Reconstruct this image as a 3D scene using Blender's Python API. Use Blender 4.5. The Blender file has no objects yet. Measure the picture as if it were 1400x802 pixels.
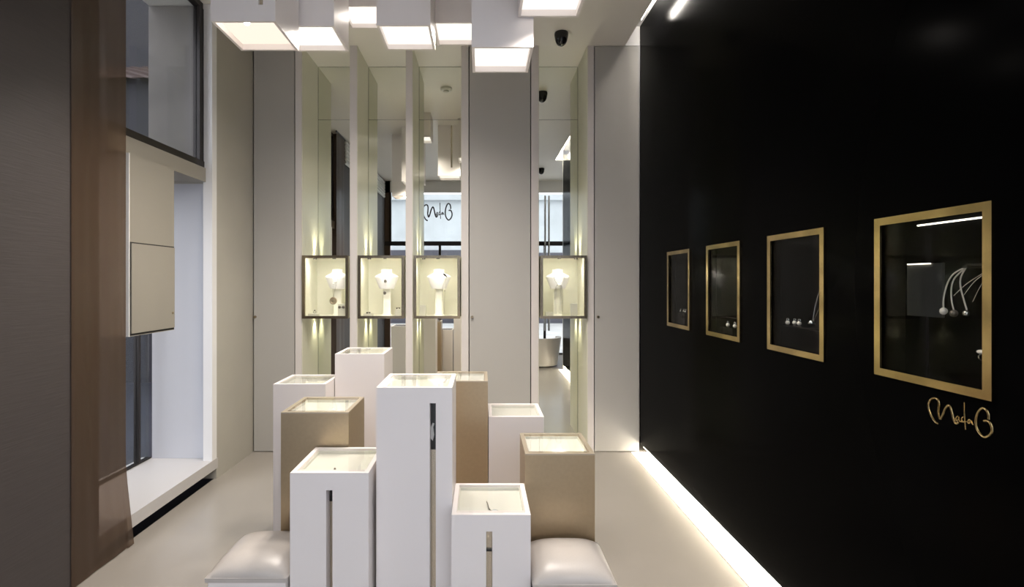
import bpy, bmesh, math, random
from mathutils import Vector, Matrix

random.seed(4)
scn = bpy.context.scene
COL = scn.collection

# ------------------------------------------------------------------ camera, sky, exposure
EYE = 1.516
cam_data = bpy.data.cameras.new('camera')
cam_data.sensor_fit = 'HORIZONTAL'
cam_data.sensor_width = 36.0
cam_data.lens = 690.0 / 1400.0 * 36.0
cam_data.shift_x = 42.0 / 1400.0
cam_data.shift_y = -16.0 / 1400.0
cam_data.clip_start = 0.02
cam = bpy.data.objects.new('camera', cam_data)
cam.location = (0, 0, EYE)
cam.rotation_euler = (math.pi / 2, 0, 0)
COL.objects.link(cam)
scn.camera = cam

world = bpy.data.worlds.new('dusk_sky')
scn.world = world
world.use_nodes = True
bg = world.node_tree.nodes['Background']
bg.inputs['Color'].default_value = (0.78, 0.755, 0.82, 1)
bg.inputs['Strength'].default_value = 2.85

scn.view_settings.view_transform = 'Standard'
scn.view_settings.look = 'None'
scn.view_settings.gamma = 1.0
scn.view_settings.use_curve_mapping = False
scn.view_settings.exposure = 0.45

LAMP = 1.0            # ceiling lantern diffusers
LAMP_WATTS = 42.0       # the downlight above each lantern diffuser
COVE = 80.0            # strip in the ceiling cove
FLOORSTRIP = 45.0      # strip under the black wall
CASE = 55.0            # strips in the lit wall showcases
SPOT_WATTS = 4.0       # spot on each bust
BEAM_WATTS = 9.0
WASH = 10.0             # strips behind the showcases
NICHE = 3.0            # strips in the black wall niches
 
# ------------------------------------------------------------------ materials
MATS = {}
def mat(name, color, rough=0.5, metal=0.0, spec=0.5, coat=0.0, noise=None, bump=None, emit=None, strength=0.0):
    m = bpy.data.materials.new(name)
    m.use_nodes = True
    nt = m.node_tree
    b = nt.nodes['Principled BSDF']
    b.inputs['Base Color'].default_value = (*color, 1)
    b.inputs['Roughness'].default_value = rough
    b.inputs['Metallic'].default_value = metal
    b.inputs['Specular IOR Level'].default_value = spec
    b.inputs['Coat Weight'].default_value = coat
    b.inputs['Coat Roughness'].default_value = 0.03
    if noise or bump:
        tc = nt.nodes.new('ShaderNodeTexCoord')
        mp = nt.nodes.new('ShaderNodeMapping')
        nt.links.new(tc.outputs['Object'], mp.inputs['Vector'])
    if noise:
        scale, amount, stretch = noise
        mp.inputs['Scale'].default_value = stretch
        n = nt.nodes.new('ShaderNodeTexNoise')
        n.inputs['Scale'].default_value = scale
        n.inputs['Detail'].default_value = 5
        nt.links.new(mp.outputs['Vector'], n.inputs['Vector'])
        r = nt.nodes.new('ShaderNodeValToRGB')
        r.color_ramp.elements[0].position = 0.3
        r.color_ramp.elements[1].position = 0.7
        r.color_ramp.elements[0].color = (*[c * (1 - amount) for c in color], 1)
        r.color_ramp.elements[1].color = (*[min(1, c * (1 + amount)) for c in color], 1)
        nt.links.new(n.outputs['Fac'], r.inputs['Fac'])
        nt.links.new(r.outputs['Color'], b.inputs['Base Color'])
        if bump:
            bp = nt.nodes.new('ShaderNodeBump')
            bp.inputs['Strength'].default_value = bump
            bp.inputs['Distance'].default_value = 0.004
            nt.links.new(n.outputs['Fac'], bp.inputs['Height'])
            nt.links.new(bp.outputs['Normal'], b.inputs['Normal'])
    if emit:
        b.inputs['Emission Color'].default_value = (*emit, 1)
        b.inputs['Emission Strength'].default_value = strength
    MATS[name] = m
    return m

def glass_mat(name, tint, ior=1.45, rough=0.0, graze=1.0):
    m = bpy.data.materials.new(name)
    m.use_nodes = True
    nt = m.node_tree
    nt.nodes.remove(nt.nodes['Principled BSDF'])
    out = nt.nodes['Material Output']
    tr = nt.nodes.new('ShaderNodeBsdfTransparent')
    tr.inputs['Color'].default_value = (*tint, 1)
    gl = nt.nodes.new('ShaderNodeBsdfGlossy')
    gl.inputs['Roughness'].default_value = rough
    lw = nt.nodes.new('ShaderNodeLayerWeight')      # Schlick reflectance, the same from both faces of the pane
    lw.inputs['Blend'].default_value = 0.5
    pw = nt.nodes.new('ShaderNodeMath')
    pw.operation = 'POWER'
    pw.inputs[1].default_value = 5.0
    sc = nt.nodes.new('ShaderNodeMath')
    sc.operation = 'MULTIPLY_ADD'
    f0 = ((ior - 1) / (ior + 1)) ** 2
    sc.inputs[1].default_value = (1 - f0) * graze
    sc.inputs[2].default_value = f0
    nt.links.new(lw.outputs['Facing'], pw.inputs[0])
    nt.links.new(pw.outputs[0], sc.inputs[0])
    mx = nt.nodes.new('ShaderNodeMixShader')
    nt.links.new(sc.outputs[0], mx.inputs['Fac'])
    nt.links.new(tr.outputs['BSDF'], mx.inputs[1])
    nt.links.new(gl.outputs['BSDF'], mx.inputs[2])
    nt.links.new(mx.outputs['Shader'], out.inputs['Surface'])
    MATS[name] = m
    return m

def emit_mat(name, color, strength):
    m = bpy.data.materials.new(name)
    m.use_nodes = True
    nt = m.node_tree
    nt.nodes.remove(nt.nodes['Principled BSDF'])
    e = nt.nodes.new('ShaderNodeEmission')
    e.inputs['Color'].default_value = (*color, 1)
    e.inputs['Strength'].default_value = strength
    nt.links.new(e.outputs['Emission'], nt.nodes['Material Output'].inputs['Surface'])
    MATS[name] = m
    return m

M_FLOOR = mat('polished_resin_floor', (0.35, 0.322, 0.285), 0.2, noise=(1.2, 0.035, (1, 1, 1)))
M_CEIL = mat('ceiling_paint', (0.82, 0.785, 0.73), 0.35)
M_PANEL = mat('grey_beige_lacquer', (0.43, 0.415, 0.385), 0.42)
M_FIN = mat('fin_lacquer', (0.66, 0.62, 0.585), 0.4)
M_SIDEGLASS = mat('back_painted_glass', (0.74, 0.73, 0.60), 0.30, spec=0.3)
M_MIRROR = mat('mirror_silver', (0.83, 0.85, 0.79), 0.0, metal=1.0)
M_LEFTWALL = mat('warm_white_wall', (0.42, 0.40, 0.345), 0.45, noise=(3, 0.03, (1, 1, 1)))
M_WHITE = mat('white_paint', (0.78, 0.77, 0.76), 0.45)
M_REVEAL = mat('cool_white_reveal', (0.56, 0.565, 0.60), 0.5)
M_SILL = mat('window_seat_lacquer', (0.50, 0.48, 0.465), 0.4)
M_CREAM = mat('cream_paint', (0.28, 0.26, 0.22), 0.4)
M_TAUPE = mat('taupe_grained_panel', (0.050, 0.0415, 0.0395), 0.6, noise=(9, 0.06, (30, 0.8, 14)), bump=0.25)
M_BLACK = mat('gloss_black_wall', (0.0012, 0.0012, 0.0013), 0.17, spec=0.012)
M_BLACKIN = mat('black_niche_lining', (0.006, 0.006, 0.006), 0.15, spec=0.03)
M_DARKGREY = mat('dark_grey_panel', (0.13, 0.13, 0.115), 0.35)
M_BRASS = mat('brass_painted_reflections', (0.50, 0.375, 0.18), 0.2, metal=1.0, noise=(5, 0.38, (1, 1, 1)))  # noise patches paint reflections of polished brass into the colour
M_BRONZE = mat('dark_bronze_frame', (0.46, 0.38, 0.26), 0.2, metal=1.0)
M_BLACKMETAL = mat('black_metal_frame', (0.035, 0.03, 0.028), 0.3, metal=0.6)
M_PED = mat('white_lacquer', (0.85, 0.80, 0.78), 0.34)
M_GOLD = mat('champagne_metal_lacquer', (0.46, 0.36, 0.235), 0.36, metal=0.85, noise=(60, 0.03, (1, 1, 1)))
M_GOLDRIM = mat('champagne_rim', (0.50, 0.43, 0.33), 0.4, metal=0.6)
M_SLOT = mat('bronze_slot_metal', (0.62, 0.55, 0.44), 0.25, metal=0.9)
M_SLOTDARK = mat('dark_slot_lining', (0.02, 0.02, 0.02), 0.25)
M_TRAY = mat('white_tray_lining', (0.74, 0.74, 0.68), 0.6)
M_LEATHER = mat('cream_leather', (0.52, 0.48, 0.445), 0.34, noise=(220, 0.02, (1, 1, 1)), bump=0.06)
M_GLASS = glass_mat('clear_glass', (0.99, 0.99, 0.98), 1.35)
M_ARGLASS = glass_mat('coated_niche_glass', (0.97, 0.97, 0.96), 1.16, graze=0.35)
M_WINGLASS = glass_mat('window_glass', (0.90, 0.94, 0.95))
M_CASEIN = mat('cream_case_lining', (0.88, 0.87, 0.75), 0.55)
M_BUST = mat('white_display_bust', (0.93, 0.92, 0.90), 0.5)
M_ACRYL = mat('frosted_acrylic', (0.66, 0.66, 0.55), 0.3)
M_SILVER = mat('silver', (0.72, 0.72, 0.70), 0.18, metal=1.0)
M_OXID = mat('oxidised_silver', (0.22, 0.20, 0.17), 0.35, metal=0.8)
M_JET = mat('jet_black_jewel', (0.015, 0.015, 0.015), 0.15)
M_PEARL = mat('pearl', (0.78, 0.75, 0.68), 0.2)
M_STRIP = emit_mat('floor_strip_light', (1.0, 0.90, 0.72), FLOORSTRIP)
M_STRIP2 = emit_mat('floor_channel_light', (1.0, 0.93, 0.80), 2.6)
M_COVE = emit_mat('cove_strip_light', (1.0, 0.93, 0.84), COVE)
M_LAMP = emit_mat('lantern_diffuser', (1.0, 0.91, 0.82), LAMP)
M_CASELED = emit_mat('showcase_strip_light', (1.0, 0.955, 0.84), CASE)
M_WASH = emit_mat('recess_wash_light', (1.0, 0.93, 0.62), WASH)
M_NICHE = emit_mat('niche_strip_light', (1.0, 0.93, 0.80), NICHE)
M_BULB = emit_mat('bulb_glow', (1.0, 0.90, 0.78), 60)
M_GAP = mat('shadow_gap', (0.02, 0.018, 0.016), 0.8)
M_CONCRETE = mat('raw_concrete', (0.19, 0.172, 0.158), 0.85, noise=(2.5, 0.22, (1, 1, 1)), bump=0.3)
M_FILLPAVE = mat('pale_fill_pavement', (0.62, 0.60, 0.59), 0.7, noise=(2, 0.12, (1, 1, 1)))
M_PAVING = mat('dark_street_paving', (0.018, 0.02, 0.028), 0.5, noise=(3, 0.2, (1, 1, 1)))
M_DARKBLDG = mat('dark_facade_render', (0.011, 0.011, 0.016), 0.8)
M_TILE = mat('clay_roof_tile', (0.04, 0.020, 0.015), 0.75)
M_FACADE = mat('pale_facade_render', (0.66, 0.69, 0.72), 0.8, noise=(1.2, 0.1, (1, 1, 1)))
M_SHUTTER = mat('grey_violet_shutter', (0.10, 0.095, 0.12), 0.6)
M_STEEL = mat('brushed_steel', (0.55, 0.55, 0.55), 0.25, metal=1.0)
M_WOODFRAME = mat('brown_window_frame', (0.10, 0.062, 0.04), 0.45)
M_PLASTIC = mat('white_plastic', (0.72, 0.71, 0.68), 0.4)
M_DOME = mat('black_smoked_dome', (0.006, 0.006, 0.007), 0.06)

def sheer_mat():
    m = bpy.data.materials.new('sheer_brown_fabric')
    m.use_nodes = True
    nt = m.node_tree
    b = nt.nodes['Principled BSDF']
    b.inputs['Base Color'].default_value = (0.068, 0.042, 0.026, 1)
    b.inputs['Roughness'].default_value = 0.35
    tr = nt.nodes.new('ShaderNodeBsdfTransparent')
    tr.inputs['Color'].default_value = (0.62, 0.50, 0.42, 1)
    mx = nt.nodes.new('ShaderNodeMixShader')
    mx.inputs['Fac'].default_value = 0.70
    nt.links.new(tr.outputs['BSDF'], mx.inputs[1])
    nt.links.new(b.outputs['BSDF'], mx.inputs[2])
    nt.links.new(mx.outputs['Shader'], nt.nodes['Material Output'].inputs['Surface'])
    return m
M_SHEER = sheer_mat()

# ------------------------------------------------------------------ helpers
ORIGIN = {}
def bx(bm, x0, x1, y0, y1, z0, z1):
    v = [bm.verts.new((x, y, z)) for z in (z0, z1) for y in (y0, y1) for x in (x0, x1)]
    for f in ((0, 2, 3, 1), (4, 5, 7, 6), (0, 1, 5, 4), (1, 3, 7, 5), (3, 2, 6, 7), (2, 0, 4, 6)):
        bm.faces.new([v[i] for i in f])
    return v

def extrude_poly(bm, pts, axis, a, b):
    """Closed outline pts (2D) extruded between a and b along axis 'x', 'y' or 'z'."""
    def at(p, d):
        return {'x': (d, p[0], p[1]), 'y': (p[0], d, p[1]), 'z': (p[0], p[1], d)}[axis]
    lo = [bm.verts.new(at(p, a)) for p in pts]
    hi = [bm.verts.new(at(p, b)) for p in pts]
    n = len(pts)
    bm.faces.new(lo)
    bm.faces.new(list(reversed(hi)))
    for i in range(n):
        bm.faces.new((lo[i], hi[i], hi[(i + 1) % n], lo[(i + 1) % n]))

def tube(bm, pts, r, n=8, closed=False):
    pts = [Vector(p) for p in pts]
    rings, up = [], None
    for i, p in enumerate(pts):
        a = pts[max(i - 1, 0)] if not closed else pts[i - 1]
        b = pts[min(i + 1, len(pts) - 1)] if not closed else pts[(i + 1) % len(pts)]
        t = (b - a).normalized()
        if up is None:
            up = Vector((0, 0, 1)) if abs(t.z) < 0.9 else Vector((1, 0, 0))
        side = t.cross(up).normalized()
        up = side.cross(t).normalized()
        rr = r[i] if isinstance(r, (list, tuple)) else r
        rings.append([bm.verts.new(p + (side * math.cos(k * 2 * math.pi / n) + up * math.sin(k * 2 * math.pi / n)) * rr) for k in range(n)])
    m = len(rings)
    for i in range(m if closed else m - 1):
        A, B = rings[i], rings[(i + 1) % m]
        for k in range(n):
            bm.faces.new((A[k], A[(k + 1) % n], B[(k + 1) % n], B[k]))
    if not closed:
        bm.faces.new(list(reversed(rings[0])))
        bm.faces.new(rings[-1])

def lathe(bm, prof, cx, cy, n=24, sx=1.0, sy=1.0):
    rings = [[bm.verts.new((cx + r * sx * math.cos(k * 2 * math.pi / n), cy + r * sy * math.sin(k * 2 * math.pi / n), z)) for k in range(n)] for r, z in prof]
    for A, B in zip(rings, rings[1:]):
        for k in range(n):
            bm.faces.new((A[k], A[(k + 1) % n], B[(k + 1) % n], B[k]))
    bm.faces.new(list(reversed(rings[0])))
    bm.faces.new(rings[-1])

def ball(bm, c, r, n=12, sc=(1, 1, 1)):
    res = bmesh.ops.create_uvsphere(bm, u_segments=n, v_segments=max(6, n // 2 + 2), radius=r)
    for v in res['verts']:
        v.co = Vector((v.co.x * sc[0], v.co.y * sc[1], v.co.z * sc[2])) + Vector(c)

def smooth_path(pts, sub=5):
    P = [Vector(p) for p in pts]
    out = []
    for i in range(len(P) - 1):
        p0, p1, p2, p3 = P[max(i - 1, 0)], P[i], P[i + 1], P[min(i + 2, len(P) - 1)]
        for s in range(sub):
            t = s / sub
            out.append(0.5 * ((2 * p1) + (p2 - p0) * t + (2 * p0 - 5 * p1 + 4 * p2 - p3) * t * t + (3 * p1 - p0 - 3 * p2 + p3) * t ** 3))
    out.append(P[-1])
    return out

def obj(name, bm, m, parent=None, smooth=False, bevel=0.0, segs=2):
    if bevel > 0:
        bmesh.ops.bevel(bm, geom=list(bm.edges), offset=bevel, segments=segs, affect='EDGES', profile=0.5, clamp_overlap=True)
    bmesh.ops.recalc_face_normals(bm, faces=bm.faces)
    org = ORIGIN.get(parent.name, Vector((0, 0, 0))) if parent else Vector((0, 0, 0))
    if parent is not None:
        bmesh.ops.translate(bm, verts=bm.verts, vec=-org)
    me = bpy.data.meshes.new(name)
    bm.to_mesh(me)
    bm.free()
    me.materials.append(m)
    if smooth:
        for p in me.polygons:
            p.use_smooth = True
        try:
            me.set_sharp_from_angle(angle=math.radians(40))
        except Exception:
            pass
    o = bpy.data.objects.new(name, me)
    COL.objects.link(o)
    if parent is not None:
        o.parent = parent
    ORIGIN[o.name] = org
    return o

def box(name, dims, m, parent=None, bevel=0.0):
    bm = bmesh.new()
    bx(bm, *dims)
    return obj(name, bm, m, parent, bevel=bevel)

def struct(name, bm, m, parent=None, **kw):
    o = obj(name, bm, m, parent, **kw)
    o['kind'] = 'structure'
    return o

def sbox(name, dims, m, parent=None, bevel=0.0):
    bm = bmesh.new()
    bx(bm, *dims)
    return struct(name, bm, m, parent, bevel=bevel)

def thing(name, label, cat, loc, group=None):
    o = bpy.data.objects.new(name, None)
    COL.objects.link(o)
    o.empty_display_size = 0.05
    o.location = loc
    o['label'] = label
    o['category'] = cat
    if group:
        o['group'] = group
    ORIGIN[o.name] = Vector(loc)
    return o

def tag(o, label, cat, group=None, kind=None):
    o['label'] = label
    o['category'] = cat
    if group:
        o['group'] = group
    if kind:
        o['kind'] = kind
    return o

# ------------------------------------------------------------------ room shell
BACK = 4.50       # front face of the fins and panels
MIRR = 4.94       # face of the recess mirrors
CEIL = 3.62
XR = 1.415        # face of the black wall
XL = -2.04        # face of the left wall
FRONT = -0.65     # shop front behind the camera

sbox('floor', (-2.06, 3.0, FRONT, 5.0, -0.06, 0.0), M_FLOOR)
sbox('wall_back', (-2.70, 1.90, 4.965, 5.05, 0.0, 4.2), M_PANEL)
bm = bmesh.new()
bx(bm, -2.535, 1.28, FRONT, 4.96, CEIL, CEIL + 0.10)
bx(bm, 1.28, 3.0, FRONT, 1.13, CEIL, CEIL + 0.10)
struct('ceiling', bm, M_CEIL)
# the cove along the black wall: lid, and the strip lamp on the slab edge
bm = bmesh.new()
bx(bm, 1.20, 1.50, 1.13, 4.96, 3.79, 3.85)
bx(bm, 1.20, 1.22, 1.13, 4.96, CEIL + 0.10, 3.79)
struct('ceiling.001', bm, M_WHITE)

# black wall with four openings
NZ0, NZ1 = 1.186, 1.740
NICHES = [(3.415, 3.825), (2.750, 3.160), (2.075, 2.485), (1.392, 1.808)]
BRD = 0.026
bm = bmesh.new()
ys = [1.15]
for a, b in sorted(NICHES):
    ys += [a + BRD * 0.5, b - BRD * 0.5]
ys.append(4.50)
for i in range(len(ys) - 1):
    if i % 2 == 0:
        bx(bm, XR, XR + 0.05, ys[i], ys[i + 1], 0.077, 3.79)
    else:
        bx(bm, XR, XR + 0.05, ys[i], ys[i + 1], 0.077, NZ0 + BRD * 0.5)
        bx(bm, XR, XR + 0.05, ys[i], ys[i + 1], NZ1 - BRD * 0.5, 3.79)
bmesh.ops.remove_doubles(bm, verts=bm.verts, dist=1e-5)
struct('wall_right', bm, M_BLACK)
sbox('wall_right.001', (1.80, 1.85, 1.15, 4.96, 0.0, 3.85), M_GAP)
sbox('wall_right.002', (1.415, 3.0, 1.10, 1.15, 0.0, CEIL), M_PANEL)
sbox('wall_right.003', (3.0, 3.08, FRONT, 1.15, 0.0, CEIL + 0.1), M_PANEL)
sbox('baseboard_right', (1.50, 1.52, 1.15, 4.49, 0.0, 0.30), M_WHITE)

# strip lamps (real fittings)
t = thing('strip_light', 'glowing strip light in the gap under the black wall', 'strip light', (1.45, 2.8, 0.0))
box('diffuser', (1.435, 1.465, 1.16, 4.46, 0.055, 0.068), M_STRIP, t)
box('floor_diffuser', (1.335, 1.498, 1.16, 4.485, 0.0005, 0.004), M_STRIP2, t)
box('channel', (1.425, 1.48, 1.155, 4.48, 0.068, 0.077), M_STEEL, t)
t = thing('strip_light', 'cove strip light along the ceiling edge above the black wall', 'strip light', (1.28, 2.4, CEIL))
box('diffuser', (1.288, 1.294, 1.16, 4.08, 3.632, 3.70), M_COVE, t)
box('channel', (1.28, 1.288, 1.155, 4.09, 3.625, 3.71), M_WHITE, t)

# back wall: fins, mirrors, cupboard doors
FINS = [(-1.663, -1.598), (-1.175, -1.105), (-0.676, -0.610), (-0.180, -0.110), (0.4415, 0.515), (0.946, 1.0076)]
SLOTS = [(-1.598, -1.175), (-1.105, -0.676), (-0.610, -0.180), (0.515, 0.946)]
for i, (a, b) in enumerate(FINS):
    f = sbox('trim_%d' % (i + 1), (a + 0.004, b - 0.004, BACK, 4.95, 0.0, CEIL), M_FIN)
    for s0, s1 in SLOTS:
        if abs(s0 - b) < 1e-6:
            sbox('side_panel', (b - 0.004, b, BACK + 0.01, MIRR, 0.0, CEIL), M_SIDEGLASS, f)
        if abs(s1 - a) < 1e-6:
            sbox('side_panel', (a, a + 0.004, BACK + 0.01, MIRR, 0.0, CEIL), M_SIDEGLASS, f)
where = ['far left recess', 'second recess from the left', 'third recess from the left', 'narrow recess beside the black wall']
for (a, b), w in zip(SLOTS, where):
    t = thing('wall_mirror', 'tall mirror lining the back of the ' + w, 'mirror', ((a + b) / 2, MIRR, 0))
    box('mirror_pane', (a + 0.003, b - 0.003, MIRR, MIRR + 0.006, 0.004, 3.098), M_MIRROR, t)
    box('mirror_pane', (a + 0.003, b - 0.003, MIRR, MIRR + 0.006, 3.101, CEIL - 0.004), M_MIRROR, t)
    box('backing', (a, b, MIRR + 0.006, MIRR + 0.02, 0.0, CEIL), M_GAP, t)

DOORS = [(-2.028, -1.668, -2.022, CEIL - 0.004), (-0.106, 0.4375, -0.088, CEIL - 0.004), (1.0125, 1.408, 1.036, CEIL - 0.004)]
for i, (a, b, lx, zt) in enumerate(DOORS):
    d = sbox('door_%d' % (i + 1), (a, b, BACK + 0.002, BACK + 0.03, 0.006, zt), M_PANEL, bevel=0.001)
    bm = bmesh.new()
    res = bmesh.ops.create_cone(bm, cap_ends=True, segments=16, radius1=0.013, radius2=0.011, depth=0.02)
    bmesh.ops.rotate(bm, verts=bm.verts, matrix=Matrix.Rotation(math.pi / 2, 3, 'X'))
    bmesh.ops.translate(bm, verts=bm.verts, vec=(lx + 0.006, BACK - 0.006, 1.203))
    lk = struct('lock', bm, M_BRONZE, d)
# upright of the cove end, lit white, above the right hand door
sbox('trim_7', (1.20, 1.413, BACK + 0.002, BACK + 0.03, CEIL + 0.002, 3.79), M_WHITE)

# left wall
bm = bmesh.new()
bx(bm, -2.535, XL, 3.887, 4.96, 0.0, 3.619)
struct('wall_left', bm, M_LEFTWALL)
bm = bmesh.new()
bx(bm, -2.62, XL, FRONT, 2.50, 0.0, 3.619)
bx(bm, -2.62, -2.30, 2.70, 3.887, 0.0, 0.08)
struct('wall_left.001', bm, M_CREAM)
sbox('wall_left.002', (XL, XL + 0.024, FRONT, 2.487, 0.0, 3.62), M_TAUPE)
sbox('trim_8', (-2.105, XL + 0.003, 3.82, 3.886, 0.16, 3.617), M_WHITE)
sbox('wall_left.003', (-2.54, -2.045, 2.50, 2.70, 0.0, 3.619), M_WOODFRAME)
sbox('trim_9', (-2.62, -2.035, 2.70, 3.90, 0.082, 0.16), M_SILL)          # window seat slab
sbox('trim_10', (-2.56, -2.085, 2.70, 3.82, 2.27, 2.375), M_CREAM)        # beam between the two windows

sbox('trim_11', (-2.53, -2.106, 3.878, 3.8865, 0.1605, 2.268), M_REVEAL)      # white reveal of the lower window
# upper window
w = sbox('window_1', (-2.15, -2.095, 2.70, 3.82, 2.377, 2.425), M_BLACKMETAL)
def frame_bar(name, dims, p):
    o = box(name, dims, M_BLACKMETAL, p); return o
frame_bar('window_frame', (-2.15, -2.10, 3.765, 3.80, 2.425, 3.575), w)
frame_bar('window_frame', (-2.15, -2.10, 3.805, 3.819, 2.425, 3.575), w)
frame_bar('window_frame', (-2.15, -2.10, 2.705, 2.74, 2.425, 3.575), w)
frame_bar('window_frame', (-2.15, -2.10, 2.705, 3.81, 3.575, 3.615), w)
box('pane', (-2.13, -2.122, 2.74, 3.765, 2.425, 3.575), M_WINGLASS, w)
# lower window
w = sbox('window_2', (-2.58, -2.54, 2.70, 3.885, 0.162, 0.17), M_BLACKMETAL)
frame_bar('window_frame', (-2.58, -2.54, 3.745, 3.765, 0.17, 2.25), w)
frame_bar('window_frame', (-2.58, -2.54, 2.70, 2.74, 0.17, 2.25), w)
frame_bar('window_frame', (-2.58, -2.54, 2.70, 3.885, 2.25, 2.268), w)
box('pane', (-2.562, -2.556, 2.74, 3.745, 0.17, 2.25), M_WINGLASS, w)
box('pane', (-2.562, -2.556, 3.765, 3.885, 0.17, 2.25), M_WINGLASS, w)

# window showcase seen from behind
t = thing('window_showcase', 'cream showcase box hanging in the left window with a closed rear door', 'showcase', (-2.14, 3.16, 1.195))
bm = bmesh.new()
bx(bm, -2.23, -2.055, 2.947, 3.376, 1.195, 2.268)
obj('body', bm, M_CREAM, t)
box('daylit_end_panel', (-2.23, -2.053, 2.941, 2.9465, 1.195, 2.268), M_BUST, t)  # whiter panel added over the box end, daylight put into its colour
bm = bmesh.new()
bx(bm, -2.053, -2.046, 2.955, 3.368, 1.212, 1.742)
d = obj('door', bm, M_CREAM, t)
bm = bmesh.new()
bx(bm, -2.0552, -2.0538, 2.948, 3.375, 1.200, 1.750)
obj('door_gap', bm, M_GAP, t)
bm = bmesh.new()
ball(bm, (-2.045, 3.345, 1.31), 0.008, 8)
obj('keyhole', bm, M_BRONZE, d, smooth=True)

# louvre grille high on the left wall (seen in the mirrors)
t = thing('air_grille', 'long slatted air grille high on the left wall, seen in the mirrors', 'grille', (XL, 1.1, 3.24))
box('backing', (XL + 0.0245, XL + 0.029, -0.55, 2.45, 3.24, 3.60), M_GAP, t)
for k in range(6):
    bm = bmesh.new()
    z = 3.25 + k * 0.058
    extrude_poly(bm, [(XL + 0.0295, z), (XL + 0.055, z + 0.012), (XL + 0.055, z + 0.042), (XL + 0.0295, z + 0.042)], 'y', -0.55, 2.45)
    obj('slat', bm, M_PLASTIC, t)

# sheer curtain panel
bm = bmesh.new()
NY, NZ = 64, 30
grid = []
for j in range(NZ + 1):
    z = 0.006 + (3.60 - 0.006) * j / NZ
    row = []
    for i in range(NY + 1):
        u = i / NY
        y = 2.475 + (0.385 + 0.055 * max(0.0, (0.5 - z) / 0.5)) * u
        ripple = 0.0022 * math.sin(u * 11.0 + 0.4) + 0.0006 * math.sin(u * 31 + z * 0.6)
        x = -2.012 + ripple * (1.0 + 0.3 * math.sin(z * 1.3))
        if z < 0.35 and u > 0.9:
            x += 0.010 * (0.35 - z) / 0.35
        row.append(bm.verts.new((x, y, z)))
    grid.append(row)
for j in range(NZ):
    for i in range(NY):
        bm.faces.new((grid[j][i], grid[j][i + 1], grid[j + 1][i + 1], grid[j + 1][i]))
c = thing('sheer_curtain', 'sheer brown curtain panel hanging beside the left window', 'curtain', (-2.012, 2.70, 0))
obj('fabric', bm, M_SHEER, c, smooth=True)
bm = bmesh.new()
tube(bm, [(-2.012, 2.485, 3.605), (-2.012, 2.88, 3.605)], 0.012, 10)
obj('rail', bm, M_BLACKMETAL, c, smooth=True)

# ------------------------------------------------------------------ pedestals
def ring_mesh(bm, c, r, rt, tilt=0.0, stone=True):
    pts = []
    for k in range(20):
        a = k * 2 * math.pi / 20
        pts.append((c[0] + r * math.cos(a), c[1] + r * math.sin(a) * math.sin(tilt), c[2] + r + r * math.sin(a) * math.cos(tilt)))
    tube(bm, pts, rt, 6, closed=True)

def pedestal(x, y, h, label, gold=False, slit=None, group='display pedestals in the cluster', w=0.30):
    body_m = M_GOLD if gold else M_PED
    rim_m = M_GOLDRIM if gold else M_PED
    t = thing('display_pedestal', label, 'pedestal', (x + w / 2, y + w / 2, 0), group)
    zt = h - 0.006
    bm = bmesh.new()
    dp = 0.05                                   # wall thickness of the front plate
    top_in = h - 0.022
    if slit:
        sa, sb, sz = slit
        extrude_poly(bm, [(x, 0), (sa, 0), (sa, sz), (sb, sz), (sb, 0), (x + w, 0), (x + w, zt), (x, zt)], 'y', y, y + dp)
    else:
        bx(bm, x, x + w, y, y + dp, 0, zt)
    bx(bm, x, x + 0.02, y + dp, y + w, 0, zt)
    bx(bm, x + w - 0.02, x + w, y + dp, y + w, 0, zt)
    bx(bm, x + 0.02, x + w - 0.02, y + w - 0.02, y + w, 0, zt)
    obj('body', bm, body_m, t)
    # rim ring
    r = 0.018
    bm = bmesh.new()
    bx(bm, x, x + w, y, y + r, zt, h)
    bx(bm, x, x + w, y + w - r, y + w, zt, h)
    bx(bm, x, x + r, y + r, y + w - r, zt, h)
    bx(bm, x + w - r, x + w, y + r, y + w - r, zt, h)
    obj('rim', bm, rim_m, t)
    box('tray', (x + 0.0205, x + w - 0.0205, y + 0.051, y + w - 0.0205, top_in - 0.006, top_in), M_TRAY, t)
    bm = bmesh.new()
    i0, i1 = 0.0205, 0.024
    bx(bm, x + i0, x + i1, y + 0.051, y + w - i0, top_in, zt - 0.004)
    bx(bm, x + w - i1, x + w - i0, y + 0.051, y + w - i0, top_in, zt - 0.004)
    bx(bm, x + i1, x + w - i1, y + w - i1, y + w - i0, top_in, zt - 0.004)
    obj('tray_lining', bm, M_TRAY, t)
    box('glass_lid', (x + r, x + w - r, y + r, y + w - r, h - 0.005, h - 0.001), M_GLASS, t)
    if slit:
        box('slot_strip', (sa - 0.012, sb + 0.012, y + dp + 0.001, y + dp + 0.006, 0, sz + 0.01), M_SLOT, t)
    return t, top_in

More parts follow.
